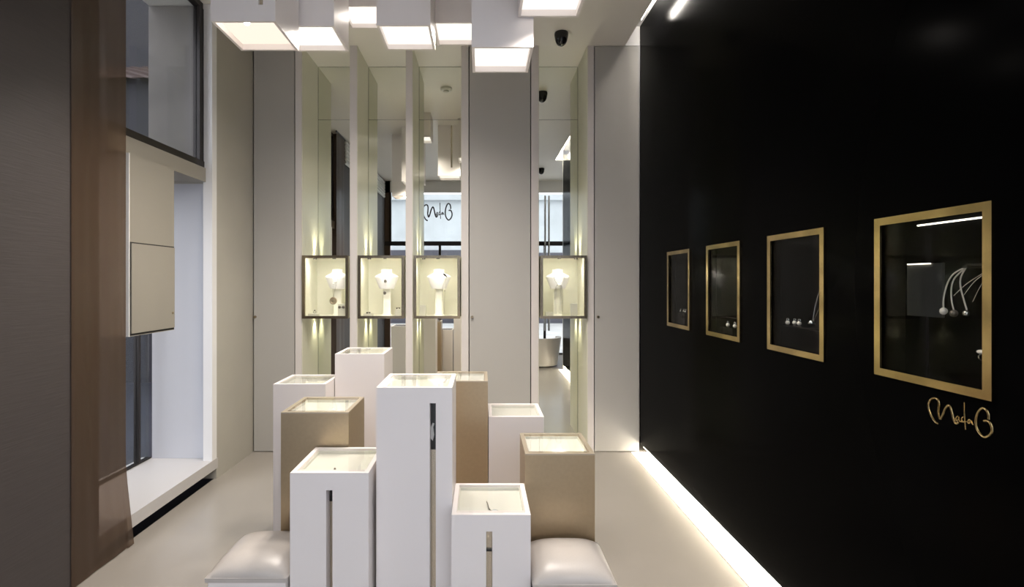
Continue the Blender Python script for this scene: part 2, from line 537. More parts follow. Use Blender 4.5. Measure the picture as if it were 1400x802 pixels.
PW = 0.30
tA, zA = pedestal(-0.4146, 1.992, 1.099, 'tallest white pedestal at the front with a long slit holding a black panel', slit=(-0.2035, -0.1795, 1.037))
box('slot_panel', (-0.2065, -0.1765, 2.036, 2.042, 0.84, 1.036), M_SLOTDARK, tA)
bm = bmesh.new()
extrude_poly(bm, [(-0.2035, 0.885), (-0.195, 0.875), (-0.190, 0.90), (-0.1935, 0.93), (-0.189, 0.945), (-0.196, 0.948), (-0.2035, 0.93)], 'y', 2.0335, 2.0358)
obj('emblem', bm, M_PLASTIC, tA)
tB, zB = pedestal(-0.730, 1.926, 0.787, 'white pedestal with a slit beside the left cream ottoman', slit=(-0.592, -0.568, 0.721))
box('slot_panel', (-0.594, -0.566, 1.97, 1.976, 0.66, 0.722), M_SLOTDARK, tB)
tC, zC = pedestal(-0.113, 1.911, 0.634, 'lowest front white pedestal with a golden slit, left of the right ottoman', slit=(0.0185, 0.042, 0.571))
box('slot_panel', (0.0155, 0.045, 1.955, 1.961, 0.472, 0.480), M_SLOTDARK, tC)
tD, zD = pedestal(-0.888, 2.236, 0.938, 'champagne metal pedestal standing behind the left slitted white pedestal', gold=True)
tE, zE = pedestal(-1.196, 2.900, 0.928, 'plain white pedestal furthest to the left, next to the tall rear one')
tF, zF = pedestal(-0.892, 3.076, 1.077, 'plain white pedestal at the back of the cluster, taller than its left neighbour')
tG, zG = pedestal(-0.264, 2.745, 0.976, 'champagne metal pedestal half hidden behind the tallest white one', gold=True)
tH, zH = pedestal(0.0405, 2.742, 0.783, 'plain white pedestal at the rear right, between two champagne ones')
tI, zI = pedestal(0.189, 2.172, 0.776, 'champagne metal pedestal on the right, behind the cream ottoman', gold=True)
tK, zK = pedestal(-1.020, 2.560, 0.648, 'low white pedestal nearly hidden behind the left champagne pedestal')

def place_ring(c, label, r=0.0045, tilt=0.3, gem=None):
    t = thing('finger_ring', label, 'ring', c, 'rings in the pedestal tops')
    bm = bmesh.new()
    ring_mesh(bm, (c[0], c[1], c[2] + 0.001), r, 0.0016, tilt)
    obj('band', bm, M_SILVER, t, smooth=True)
    bm = bmesh.new()
    ball(bm, (c[0], c[1], c[2] + 2 * r + 0.002), 0.0042, 10)
    obj('stone', bm, gem or M_OXID, t, smooth=True)
place_ring((-0.580, 2.00, zB), 'small silver ring in the tray of the left slitted white pedestal')
place_ring((-0.785, 3.16, zF), 'small ring in the tray of the tall rear white pedestal', 0.005)
place_ring((-0.175, 2.10, zA), 'small ring in the tray of the tallest front white pedestal', 0.0045)
t = thing('pendant', 'slim curved silver pendant leaning in the lowest front pedestal tray', 'pendant', (0.033, 1.985, zC))
bm = bmesh.new()
tube(bm, smooth_path([(0.04, 1.985, zC + 0.003), (0.031, 2.0, zC + 0.006), (0.026, 2.03, zC + 0.010), (0.022, 2.045, zC + 0.014)]), 0.0022, 6)
obj('stem', bm, M_OXID, t, smooth=True)
bm = bmesh.new()
tube(bm, smooth_path([(0.04, 1.985, zC + 0.003), (0.05, 1.988, zC + 0.006), (0.066, 1.985, zC + 0.004)]), 0.002, 6)
obj('clasp', bm, M_SILVER, t, smooth=True)

# ------------------------------------------------------------------ ottomans
def ottoman(x, y, w, d, h, label):
    t = thing('ottoman', label, 'ottoman', (x + w / 2, y + d / 2, 0), 'cream leather ottomans')
    box('base', (x + 0.004, x + w - 0.004, y + 0.004, y + d - 0.004, 0.0, h), M_PED, t, bevel=0.004)
    bm = bmesh.new()
    n = 26
    top = []
    for j in range(n + 1):
        row = []
        for i in range(n + 1):
            u, v = i / n * 2 - 1, j / n * 2 - 1
            e = (1 - abs(u) ** 3.2) ** 0.62 * (1 - abs(v) ** 3.2) ** 0.62
            row.append(bm.verts.new((x + w / 2 + u * (w / 2 + 0.004), y + d / 2 + v * (d / 2), h + 0.004 + 0.058 * e)))
        top.append(row)
    for j in range(n):
        for i in range(n):
            bm.faces.new((top[j][i], top[j][i + 1], top[j + 1][i + 1], top[j + 1][i]))
    res = bmesh.ops.extrude_face_region(bm, geom=list(bm.faces))
    for v in [g for g in res['geom'] if isinstance(g, bmesh.types.BMVert)]:
        v.co.z = h - 0.012
    c = obj('cushion', bm, M_LEATHER, t, smooth=True)
    bm = bmesh.new()
    pts = [(x - 0.003, y - 0.001, h + 0.004), (x + w + 0.003, y - 0.001, h + 0.004), (x + w + 0.003, y + d + 0.001, h + 0.004), (x - 0.003, y + d + 0.001, h + 0.004)]
    tube(bm, pts, 0.0025, 6, closed=True)
    obj('piping', bm, M_LEATHER, c)
ottoman(-1.040, 1.905, 0.302, 0.320, 0.392, 'cream leather ottoman on the left, beside the white slitted pedestal')
ottoman(0.194, 1.865, 0.304, 0.298, 0.392, 'cream leather ottoman on the right, in front of the champagne pedestal')

# ------------------------------------------------------------------ ceiling lanterns
def lantern(x, y, z, label, w=0.30, slit=None, rear_slit=None, bulb=False, power=None, spread=150):
    t = thing('ceiling_lantern', label, 'lamp', (x + w / 2, y + w / 2, CEIL), 'box lanterns under the ceiling')
    th = 0.014
    bm = bmesh.new()
    def plate(y0, y1, sl):
        if sl:
            sa, sb, sz = sl
            extrude_poly(bm, [(x, z), (x + w, z), (x + w, CEIL), (sb, CEIL), (sb, sz), (sa, sz), (sa, CEIL), (x, CEIL)], 'y', y0, y1)
        else:
            bx(bm, x, x + w, y0, y1, z, CEIL)
    plate(y, y + th, slit)
    plate(y + w - th, y + w, rear_slit)
    bx(bm, x, x + th, y + th, y + w - th, z, CEIL)
    bx(bm, x + w - th, x + w, y + th, y + w - th, z, CEIL)
    obj('shade', bm, M_PED, t)
    box('diffuser', (x + th, x + w - th, y + th, y + w - th, z + 0.03, z + 0.034), power or M_LAMP, t)
    for sl, yy in ((slit, y + th + 0.001), (rear_slit, y + w - th - 0.005)):
        if sl:
            box('slot_strip', (sl[0] - 0.01, sl[1] + 0.01, yy, yy + 0.004, sl[2] - 0.01, CEIL), M_SLOT, t)
    ld = bpy.data.lights.new('lantern_downlight', 'SPOT')
    ld.shadow_soft_size = 0.03
    ld.spot_blend = 0.9
    ld.energy = LAMP_WATTS * (0.8 if power else 1.0)
    ld.color = (1.0, 0.91, 0.82)
    ld.spot_size = math.radians(spread)
    lo = bpy.data.objects.new('lantern_downlight', ld)
    COL.objects.link(lo)
    lo.parent = t
    lo.location = (0, 0, z + 0.012 - CEIL)
    if bulb:
        bm = bmesh.new()
        ball(bm, (x + 0.145, y + 0.055, z + 0.022), 0.014, 12)
        obj('bulb', bm, M_BULB, t, smooth=True)
    return t
M_LAMP2 = emit_mat('lantern_warm_diffuser', (1.0, 0.84, 0.70), 0.85)
lantern(-1.276, 2.380, 2.744, 'white box lantern at far left with a golden slit and glowing bulb', w=0.305, slit=(-1.052, -1.030, 2.822), bulb=True, power=M_LAMP2)
lantern(-1.088, 2.700, 2.884, 'white box lantern tucked behind the far left lantern')
lantern(-0.930, 3.300, 3.320, 'smallest white box lantern in the gap, highest and furthest back')
lantern(-0.582, 2.800, 2.938, 'white box lantern at the centre left, facing the second mirror recess', rear_slit=(-0.41, -0.388, 3.05))
lantern(-0.2965, 3.100, 3.108, 'white box lantern partly hidden behind the lowest lantern', rear_slit=(-0.15, -0.128, 3.20))
lantern(-0.047, 2.446, 2.653, 'lowest hanging white box lantern, right of centre')
lantern(0.177, 2.148, 2.794, 'white box lantern cut off by the top edge, furthest to the right', w=0.292, spread=125)
t = thing('pendant_cable', 'thin dark cable hanging between two white box lanterns', 'cable', (-0.2905, 3.05, CEIL))
bm = bmesh.new()
tube(bm, [(-0.2905, 3.02, CEIL), (-0.2905, 3.02, 3.25), (-0.286, 3.02, 2.99)], 0.0025, 6)
obj('wire', bm, M_OXID, t)
bm = bmesh.new()
ball(bm, (-0.286, 3.02, 2.985), 0.005, 8)
obj('end_cap', bm, M_OXID, t, smooth=True)

# ------------------------------------------------------------------ lit showcases in the recesses
SC = [(-1.590, -1.181), (-1.096, -0.684), (-0.601, -0.188), (0.524, 0.938)]
SZ0, SZ1 = 1.189, 1.750
bx1 = [-1.318, -0.865, -0.388, 0.700]
LABS = ['lit bronze framed showcase at far left holding a disc pendant',
        'lit bronze framed showcase with two dark oval pendants on a white bust',
        'lit bronze framed showcase with a black brooch, left of the middle panel',
        'lit dark framed showcase in the narrow recess beside the black wall']
def bust(cx, cy, zb, label, stand=True, s=1.0):
    t = thing('jewellery_bust', label, 'display bust', (cx, cy, zb), 'white jewellery busts')
    bm = bmesh.new()
    z0 = 1.452
    prof = [(0.058, 0.0), (0.066, 0.02), (0.080, 0.06), (0.092, 0.095), (0.097, 0.108), (0.088, 0.120), (0.062, 0.134), (0.050, 0.142), (0.046, 0.160), (0.049, 0.176)]
    lathe(bm, [(r * (1.13 if r > 0.055 else 1.0), z0 + z) for r, z in prof], cx, cy, 28, 1.0, 0.42)
    obj('torso', bm, M_BUST, t, smooth=True)
    bm = bmesh.new()
    lathe(bm, [(0.05, zb), (0.05, zb + 0.01), (0.036, zb + 0.02), (0.036, z0 + 0.002)], cx, cy + 0.012, 20, 1.0, 0.35)
    obj('stand', bm, M_CASEIN, t, smooth=True)
    return t

def block(x0, x1, y0, y1, z0, h, label):
    o = box('display_block', (x0, x1, y0, y1, z0, z0 + h), M_ACRYL, bevel=0.001)
    tag(o, label, 'display block', 'acrylic blocks in the lit showcases')

def chain(bm, pts, r=0.0014):
    tube(bm, smooth_path(pts, 4), r, 5)

for i, ((a, b), lab) in enumerate(zip(SC, LABS)):
    t = thing('wall_showcase', lab, 'showcase', ((a + b) / 2, 4.60, SZ0), 'lit showcases in the mirrored recesses')
    th, br = 0.008, 0.024
    y0, y1 = 4.475, 4.86
    bm = bmesh.new()
    bx(bm, a + 0.004, a + 0.004 + th, y0 + 0.02, y1, SZ0 + 0.004, SZ1 - 0.004)
    bx(bm, b - 0.004 - th, b - 0.004, y0 + 0.02, y1, SZ0 + 0.004, SZ1 - 0.004)
    bx(bm, a + 0.012, b - 0.012, y0 + 0.02, y1, SZ0 + 0.004, SZ0 + 0.012)
    bx(bm, a + 0.012, b - 0.012, y0 + 0.02, y1, SZ1 - 0.012, SZ1 - 0.004)
    bx(bm, a + 0.012, b - 0.012, y1 - th, y1, SZ0 + 0.012, SZ1 - 0.012)
    obj('lining', bm, M_CASEIN, t)
    bm = bmesh.new()
    fm = M_BRONZE
    bx(bm, a, a + br, y0, y0 + 0.02, SZ0, SZ1)
    bx(bm, b - br, b, y0, y0 + 0.02, SZ0, SZ1)
    bx(bm, a + br, b - br, y0, y0 + 0.02, SZ0, SZ0 + br)
    bx(bm, a + br, b - br, y0, y0 + 0.02, SZ1 - br, SZ1)
    obj('frame', bm, fm, t)
    box('glass_front', (a + br, b - br, y0 + 0.008, y0 + 0.012, SZ0 + br, SZ1 - br), M_GLASS, t)
    side = a + 0.02 if i < 3 else b - 0.04
    box('strip_light', (a + 0.05, b - 0.05, y0 + 0.03, y0 + 0.045, SZ1 - 0.0155, SZ1 - 0.0125), M_CASELED, t)
    cx = bx1[i]
    bm = bmesh.new()
    lathe(bm, [(0.016, SZ1 - 0.013), (0.016, SZ1 - 0.03), (0.011, SZ1 - 0.03)], cx, 4.525, 16)
    obj('spotlight', bm, M_BLACKMETAL, t, smooth=True)
    sgn = 1 if i < 3 else -1
    edge = a if i < 3 else b
    bm = bmesh.new()
    lathe(bm, [(0.016, SZ1 - 0.013), (0.016, SZ1 - 0.03), (0.011, SZ1 - 0.03)], edge + sgn * 0.075, 4.60, 16)
    obj('spotlight', bm, M_BLACKMETAL, t, smooth=True)
    for src, dst, watts in ((Vector((cx, 4.525, SZ1 - 0.034)), Vector((cx, 4.60, 1.555)), SPOT_WATTS),
                            (Vector((edge + sgn * 0.075, 4.60, SZ1 - 0.034)), Vector((edge + sgn * 0.01, 4.62, 1.60)), SPOT_WATTS * 0.35)):
        ld = bpy.data.lights.new('showcase_spot', 'SPOT')
        ld.energy = watts
        ld.spot_size = math.radians(46)
        ld.spot_blend = 0.8
        ld.shadow_soft_size = 0.01
        ld.color = (1.0, 0.96, 0.88)
        lo = bpy.data.objects.new('showcase_spot', ld)
        COL.objects.link(lo)
        lo.parent = t
        lo.location = src - ORIGIN[t.name]
        lo.rotation_euler = (dst - src).to_track_quat('-Z', 'Y').to_euler()
    wx = (a + 0.006, a + 0.030) if i < 3 else (b - 0.030, b - 0.006)
    box('wash_light', (wx[0], wx[1], 4.80, y1 - 0.006, SZ1 - 0.004, SZ1 + 0.008), M_WASH, t)
    box('wash_light', (wx[0], wx[1], 4.80, y1 - 0.006, SZ0 - 0.008, SZ0 + 0.004), M_WASH, t)
    for zz, up in ((SZ1 + 0.012, math.pi), (SZ0 - 0.012, 0.0)):      # the beam of each wash light, along the inner corner
        ld = bpy.data.lights.new('wash_beam', 'SPOT')
        ld.energy = BEAM_WATTS
        ld.spot_size = math.radians(80)
        ld.spot_blend = 1.0
        ld.shadow_soft_size = 0.02
        ld.color = (1.0, 0.94, 0.66)
        lo = bpy.data.objects.new('wash_beam', ld)
        COL.objects.link(lo)
        lo.parent = t
        lo.location = Vector(((wx[0] + wx[1]) / 2, 4.835, zz)) - ORIGIN[t.name]
        lo.rotation_euler = (up, 0, 0)

zf = SZ0 + 0.0125
bl = ['white bust carrying a fine chain in the far left showcase', 'white bust with two dark ovals in the second showcase',
      'white bust with a black brooch in the third showcase', 'white bust draped with a tassel in the narrow recess showcase']
for cx, lab in zip(bx1, bl):
    bust(cx, 4.62, zf, lab)
YB = 4.575
# showcase 1
t = thing('pendant_necklace', 'chain necklace with a round bronze disc hanging in the far left showcase', 'necklace', (-1.33, YB, 1.46))
bm = bmesh.new()
chain(bm, [(-1.350, YB - 0.0, 1.550), (-1.342, YB - 0.012, 1.45), (-1.338, YB - 0.015, 1.375)])
chain(bm, [(-1.300, YB - 0.0, 1.550), (-1.322, YB - 0.012, 1.45), (-1.334, YB - 0.015, 1.375)])
obj('chain', bm, M_SILVER, t, smooth=True)
bm = bmesh.new()
pts = [(-1.337 + 0.026 * math.cos(k * math.pi / 10), YB - 0.016, 1.345 + 0.026 * math.sin(k * math.pi / 10)) for k in range(20)]
tube(bm, pts, 0.008, 8, closed=True)
ball(bm, (-1.337, YB - 0.014, 1.345), 0.021, 14, (1, 0.25, 1))
obj('disc', bm, mat('aged_bronze', (0.40, 0.33, 0.22), 0.35, metal=0.7), t, smooth=True)
YB3 = YB
YB = YB3 - 0.012
o = thing('brooch', 'small curled silver brooch pinned on the far left bust', 'brooch', (-1.325, YB, 1.51))
bm = bmesh.new()
tube(bm, smooth_path([(-1.345, YB + 0.002, 1.505), (-1.325, YB - 0.006, 1.500), (-1.310, YB - 0.006, 1.512), (-1.325, YB - 0.006, 1.524), (-1.34, YB - 0.004, 1.52)]), 0.0028, 6)
obj('curl', bm, M_SILVER, o, smooth=True)
YB = YB3
block(-1.545, -1.462, 4.50, 4.57, zf, 0.030, 'low acrylic block under a ring in the far left showcase')
place_r = thing('finger_ring', 'silver ring lying on the low block in the far left showcase', 'ring', (-1.497, 4.535, zf + 0.03), 'rings in the lit showcases')
bm = bmesh.new(); ring_mesh(bm, (-1.497, 4.535, zf + 0.031), 0.012, 0.0025, 0.6)
obj('band', bm, M_SILVER, place_r, smooth=True)
bm = bmesh.new(); ball(bm, (-1.497, 4.535, zf + 0.057), 0.006, 10)
obj('stone', bm, M_OXID, place_r, smooth=True)
block(-1.285, -1.215, 4.52, 4.57, zf, 0.115, 'tall acrylic block with two earrings in the far left showcase')
for k, xx in enumerate((-1.268, -1.234)):
    bm = bmesh.new()
    ball(bm, (xx, 4.515, zf + 0.088), 0.013, 12, (1, 0.35, 1))
    tag(obj('earring', bm, M_OXID, smooth=True), 'round dark earring on the tall block, %s of a pair' % ('left' if k == 0 else 'right'), 'earring', 'earrings in the far left showcase')
# showcase 2
for zz, w, cx in ((1.521, 'upper', -0.868), (1.415, 'lower', -0.874)):
    t = thing('pendant', 'dark oval pendant on the second bust, %s of the two' % w, 'pendant', (cx, YB, zz), 'oval pendants in the second showcase')
    bm = bmesh.new()
    ball(bm, (cx, YB - 0.006, zz), 0.012, 14, (0.8, 0.4, 1.15))
    obj('stone', bm, M_OXID, t, smooth=True)
    bm = bmesh.new()
    pts = [(cx + 0.011 * math.cos(k * math.pi / 10), YB - 0.008, zz + 0.015 * math.sin(k * math.pi / 10)) for k in range(20)]
    tube(bm, pts, 0.0022, 6, closed=True)
    obj('bezel', bm, M_SILVER, t, smooth=True)
block(-1.052, -0.975, 4.50, 4.57, zf, 0.030, 'low acrylic block on the left in the second showcase')
block(-0.775, -0.715, 4.52, 4.57, zf, 0.070, 'acrylic block on the right in the second showcase')
for (cx, cz, lab) in ((-1.012, zf + 0.030, 'small dark ring lying on the low block in the second showcase'), (-0.745, zf + 0.070, 'small dark ring lying on the right block in the second showcase')):
    t = thing('finger_ring', lab, 'ring', (cx, 4.53, cz), 'rings in the lit showcases')
    bm = bmesh.new(); ring_mesh(bm, (cx, 4.53, cz + 0.001), 0.008, 0.002, 1.2)
    obj('band', bm, M_OXID, t, smooth=True)
    bm = bmesh.new(); ball(bm, (cx - 0.013, 4.528, cz + 0.007), 0.007, 10); ball(bm, (cx + 0.012, 4.528, cz + 0.008), 0.006, 10)
    obj('stone', bm, M_JET, t, smooth=True)
# showcase 3
YB2 = YB - 0.014
t = thing('brooch', 'black insect shaped brooch on the third white bust', 'brooch', (-0.330, YB2, 1.575))
bm = bmesh.new()
tube(bm, [(-0.350, YB2 - 0.004, 1.592), (-0.334, YB2 - 0.010, 1.583), (-0.318, YB2 - 0.008, 1.568), (-0.310, YB2 - 0.004, 1.556)], [0.003, 0.007, 0.006, 0.002], 8)
obj('insect_body', bm, M_JET, t, smooth=True)
bm = bmesh.new()
for q in ((-0.344, 1.568), (-0.330, 1.560), (-0.315, 1.592), (-0.328, 1.598), (-0.348, 1.580)):
    tube(bm, [(-0.332, YB2 - 0.009, 1.580), (q[0], YB2 - 0.006, q[1])], [0.003, 0.0015], 6)
obj('legs', bm, M_JET, t, smooth=True)
t = thing('pendant_necklace', 'very fine chain hanging beside the stand in the third showcase', 'necklace', (-0.33, YB, 1.40))
bm = bmesh.new()
chain(bm, [(-0.318, YB - 0.004, 1.55), (-0.330, YB - 0.010, 1.45), (-0.333, YB - 0.01, 1.22)], 0.0011)
chain(bm, [(-0.318, YB - 0.004, 1.55), (-0.350, YB - 0.010, 1.45), (-0.356, YB - 0.01, 1.22)], 0.0011)
obj('chain', bm, M_SILVER, t, smooth=True)
bm = bmesh.new(); ball(bm, (-0.331, YB - 0.010, 1.435), 0.005, 8)
obj('bead', bm, M_OXID, t, smooth=True)
block(-0.555, -0.500, 4.53, 4.58, zf, 0.105, 'tall acrylic block on the left in the third showcase')
block(-0.325, -0.265, 4.50, 4.55, zf, 0.014, 'flat acrylic block on the right in the third showcase')
# showcase 4
t = thing('tassel_necklace', 'silver tassel of fine chains hanging in the narrow recess showcase', 'necklace', (0.700, YB, 1.3))
for k in range(9):
    xx = 0.668 + k * 0.0085
    bm = bmesh.new()
    tube(bm, smooth_path([(0.690 + k * 0.004, YB + 0.004, 1.490), (xx, YB - 0.004, 1.44), (xx + random.uniform(-.002, .002), YB - 0.004, 1.24 + random.uniform(-.02, .01))], 3), 0.0016, 5)
    obj('chain_strand', bm, M_SILVER, t, smooth=True)
bm = bmesh.new()
tube(bm, smooth_path([(0.655, YB + 0.0, 1.575), (0.670, YB - 0.006, 1.52), (0.705, YB - 0.010, 1.492), (0.735, YB - 0.006, 1.52), (0.748, YB, 1.575)]), 0.0022, 6)
obj('collar', bm, M_SILVER, t, smooth=True)
block(0.580, 0.645, 4.51, 4.56, zf, 0.044, 'low acrylic block on the left in the narrow recess showcase')
block(0.800, 0.862, 4.52, 4.57, zf, 0.120, 'tall acrylic block on the right in the narrow recess showcase')

# ------------------------------------------------------------------ black wall niches
NL = ['brass framed black niche furthest from the viewer, next to the back wall', 'brass framed niche with a grey lit panel, second from the back wall',
      'brass framed niche with a ball pendant, second nearest to the viewer', 'largest nearest brass framed niche above the gold logo']
XB = XR + 0.29
for i, ((a, b), lab) in enumerate(zip(NICHES, NL)):
    t = thing('wall_niche', lab, 'display niche', (XR, (a + b) / 2, NZ0), 'brass framed niches in the black wall')
    bm = bmesh.new()
    x0, x1 = XR - 0.008, XR - 0.0005
    bx(bm, x0, x1, a, a + BRD, NZ0, NZ1)
    bx(bm, x0, x1, b - BRD, b, NZ0, NZ1)
    bx(bm, x0, x1, a + BRD, b - BRD, NZ0, NZ0 + BRD)
    bx(bm, x0, x1, a + BRD, b - BRD, NZ1 - BRD, NZ1)
    obj('frame', bm, M_BRASS, t)
    ya, yb, za, zb = a + 0.013, b - 0.013, NZ0 + 0.013, NZ1 - 0.013
    if i == 3:                                 # its cavity runs on behind the wall, past the opening
        yb, zb = 2.03, 1.765
    bm = bmesh.new()
    bx(bm, XR + 0.051, XB + 0.01, ya - 0.008, ya, za - 0.008, zb + 0.008)
    bx(bm, XR + 0.051, XB + 0.01, yb, yb + 0.008, za - 0.008, zb + 0.008)
    bx(bm, XR + 0.051, XB + 0.01, ya, yb, za - 0.008, za)
    bx(bm, XR + 0.051, XB + 0.01, ya, yb, zb, zb + 0.008)
    obj('lining', bm, M_BLACKIN, t)
    box('back_panel', (XB, XB + 0.008, ya, yb, za, zb), M_DARKGREY if i == 1 else M_BLACKIN, t)
    sl = (ya + 0.03, yb - 0.03, zb - 0.006) if i < 3 else (1.70, 1.965, 1.732)
    box('strip_light', (XB - 0.008, XB - 0.001, sl[0], sl[1], sl[2], sl[2] + 0.005), M_NICHE, t)
    box('glass_front', (XR + 0.004, XR + 0.008, a + 0.013, b - 0.013, za, NZ1 - 0.013), M_ARGLASS, t)
zn = NZ0 + 0.0135
def stones(cxs, y, z, r, lab, grp, m=M_SILVER):
    for k, (xx, yy) in enumerate(cxs):
        t = thing('earring', lab[k], 'earring', (xx, yy, z), grp)
        bm = bmesh.new(); ball(bm, (xx, yy, z + r), r, 10)
        obj('bead', bm, m, t, smooth=True)
        bm = bmesh.new(); pts = [(xx, yy + 0.8 * r * math.cos(q * math.pi / 8), z + 2.4 * r + 0.8 * r * math.sin(q * math.pi / 8)) for q in range(16)]
        tube(bm, pts, r * 0.18, 6, closed=True)
        obj('hook', bm, M_SILVER, t, smooth=True)
# glass shelves and risers with jewels
for i, (a, b) in enumerate(NICHES):
    if i in (1, 2):
        t = thing('glass_shelf', 'black edged shelf inside the %s' % ('niche with the grey lit panel' if i == 1 else 'niche with the ball pendant'), 'shelf', (XR + 0.17, (a + b) / 2, 1.29), 'shelves in the black niches')
        box('board', (XR + 0.06, XB - 0.002, a + 0.016, b - 0.016, 1.300, 1.308), M_BLACKIN, t)
    if i == 0:
        o = box('display_riser', (XR + 0.04, XR + 0.12, 3.62, 3.78, zn, zn + 0.09), M_BLACKIN); tag(o, 'black riser in the niche next to the back wall', 'riser')
stones([(XR + 0.065, 3.655), (XR + 0.07, 3.70), (XR + 0.065, 3.745)], 0, zn + 0.09, 0.009, ['bright earring on the riser in the farthest niche, nearest of three', 'bright earring on the riser in the farthest niche, middle of three', 'bright earring on the riser in the farthest niche, farthest of three'], 'earrings in the farthest niche')
o = box('display_riser', (XR + 0.05, XR + 0.11, 2.945, 3.10, zn, zn + 0.045), M_BLACKIN); tag(o, 'low black riser in the grey panelled niche', 'riser')
stones([(XR + 0.08, 2.975), (XR + 0.08, 3.06)], 0, zn + 0.045, 0.011, ['round earring in the grey panelled niche, nearer of two', 'round earring in the grey panelled niche, farther of two'], 'earrings in the grey panelled niche', M_PEARL)
stones([(XR + 0.075, 2.455), (XR + 0.10, 2.44), (XR + 0.10, 2.405)], 0, 1.308, 0.010, ['white earring in the ball pendant niche, farthest of three', 'white earring in the ball pendant niche, middle of three', 'white earring in the ball pendant niche, nearest of three'], 'earrings in the ball pendant niche', M_PEARL)
t = thing('pendant_necklace', 'curved silver wire with a ball in the second nearest niche', 'necklace', (XR + 0.12, 2.265, 1.308))
bm = bmesh.new()
tube(bm, smooth_path([(XR + 0.12, 2.340, 1.325), (XR + 0.13, 2.330, 1.42), (XR + 0.14, 2.290, 1.52), (XR + 0.15, 2.230, 1.575)]), 0.003, 6)
tube(bm, smooth_path([(XR + 0.12, 2.340, 1.325), (XR + 0.14, 2.295, 1.43), (XR + 0.15, 2.240, 1.50)]), 0.002, 6)
obj('wire', bm, M_SILVER, t, smooth=True)
bm = bmesh.new(); ball(bm, (XR + 0.12, 2.343, 1.325), 0.016, 12)
obj('ball', bm, M_SILVER, t, smooth=True)
# nearest niche: necklaces hanging from a thin rail
XN = XR + 0.135
def wpt(px, py, X=XN):
    d = X * 690.0 / (px - 658.0)
    return (X, d, EYE - (py - 385.0) * d / 690.0)
# each strand hangs from its own point of the bar
strands = [([(1321, 365), (1304, 374), (1295, 388), (1290, 408), (1290, 421)], M_PEARL, 'pale drop necklace in the nearest niche, leftmost of three'),
           ([(1319, 367), (1306, 379), (1301, 392), (1301, 410), (1304, 424)], M_OXID, 'dark drop necklace in the nearest niche, middle of three'),
           ([(1321, 365), (1314, 378), (1313, 390), (1317, 407), (1322, 424)], M_SILVER, 'silver drop necklace in the nearest niche, rightmost of three')]
for k_, (pts, gm, lab) in enumerate(strands):
    W = [wpt(p[0], p[1], XN + 0.012 * k_) for p in pts]
    t = thing('drop_necklace', lab, 'necklace', W[-1], 'drop necklaces in the nearest niche')
    bm = bmesh.new(); tube(bm, smooth_path(W), 0.0022, 6)
    obj('cord', bm, M_PEARL, t, smooth=True)
    bm = bmesh.new(); ball(bm, (W[-1][0], W[-1][1], W[-1][2] - 0.010), 0.0115, 12, (1, 1, 1.05))
    obj('drop', bm, gm, t, smooth=True)
t = thing('wire_collar', 'thin wire collar arching behind the drop necklaces in nearest niche', 'necklace', wpt(1350, 378, XN + 0.03))
for pts in ([(1304, 404), (1320, 389), (1338, 377), (1352, 369), (1362, 364)], [(1318, 403), (1332, 385), (1348, 373), (1362, 366)], [(1330, 412), (1340, 392), (1350, 378), (1362, 368)]):
    bm = bmesh.new(); tube(bm, smooth_path([wpt(p[0], p[1], XN + 0.03) for p in pts]), 0.0014, 6)
    obj('wire', bm, M_SILVER, t, smooth=True)
o = thing('necklace_bar', 'black bar holding the necklaces in the nearest niche', 'display bar', (XN + 0.03, 1.6, 1.56))
box('arm', (XN - 0.004, XB - 0.001, 1.606, 1.622, 1.560, 1.568), M_GAP, o)
box('cross_bar', (XN + 0.005, XN + 0.035, 1.412, 1.622, 1.568, 1.574), M_GAP, o)
p = wpt(1343, 481, XR + 0.10)
t = thing('finger_ring', 'white stone ring on a riser low in the nearest niche', 'ring', p)
bm = bmesh.new(); ball(bm, p, 0.010, 12, (1, 1.6, 0.7))
obj('stone', bm, M_PEARL, t, smooth=True)
bm = bmesh.new(); ring_mesh(bm, (p[0], p[1], p[2] - 0.026), 0.010, 0.002, 0.2)
obj('band', bm, M_SILVER, t, smooth=True)
o = box('display_riser', (p[0] - 0.03, p[0] + 0.05, 1.41, 1.50, zn, p[2] - 0.028), M_BLACKIN); tag(o, 'black riser under the white ring in the nearest niche', 'riser')
t = thing('reflection_board', 'dark grey board standing in for a reflected panel in the nearest niche', 'display board', (XB - 0.03, 1.91, 1.38))  # added board, stands in for a panel reflected in the niche
box('board', (XB - 0.03, XB - 0.02, 1.835, 1.985, 1.385, 1.585), M_DARKGREY, t)
box('light_line', (XB - 0.034, XB - 0.0305, 1.88, 1.98, 1.582, 1.586), M_NICHE, t)
box('foot', (XB - 0.03, XB - 0.02, 1.90, 1.92, zn, 1.385), M_BLACKIN, t)

# ------------------------------------------------------------------ logo strokes
STROKES = [
    ([(245, 490), (205, 470), (160, 410), (125, 340), (105, 270), (105, 220), (125, 170), (160, 145), (200, 140), (235, 165), (250, 215), (245, 280), (240, 340), (250, 390), (268, 425),
      (300, 370), (335, 285), (365, 245), (385, 238), (405, 265), (430, 350), (445, 410), (465, 465), (490, 490), (520, 462)], 1.0),
    ([(515, 385), (490, 400), (480, 430), (495, 450), (515, 430), (522, 395), (525, 440), (545, 465)], 0.55),
    ([(590, 395), (565, 410), (560, 440), (580, 468), (605, 450)], 0.6),
    ([(593, 195), (594, 300), (600, 400), (606, 500), (612, 570)], 0.55),
    ([(540, 462), (590, 466), (640, 460)], 0.45),
    ([(675, 430), (650, 445), (645, 475), (670, 482), (685, 442), (700, 480), (722, 505)], 0.6),
    ([(932, 430), (930, 370), (905, 310), (865, 280), (830, 285), (790, 330), (765, 390), (755, 460), (765, 540), (800, 610), (845, 660), (885, 675), (940, 650), (975, 600), (975, 540), (945, 475), (905, 450), (865, 452)], 1.0)]
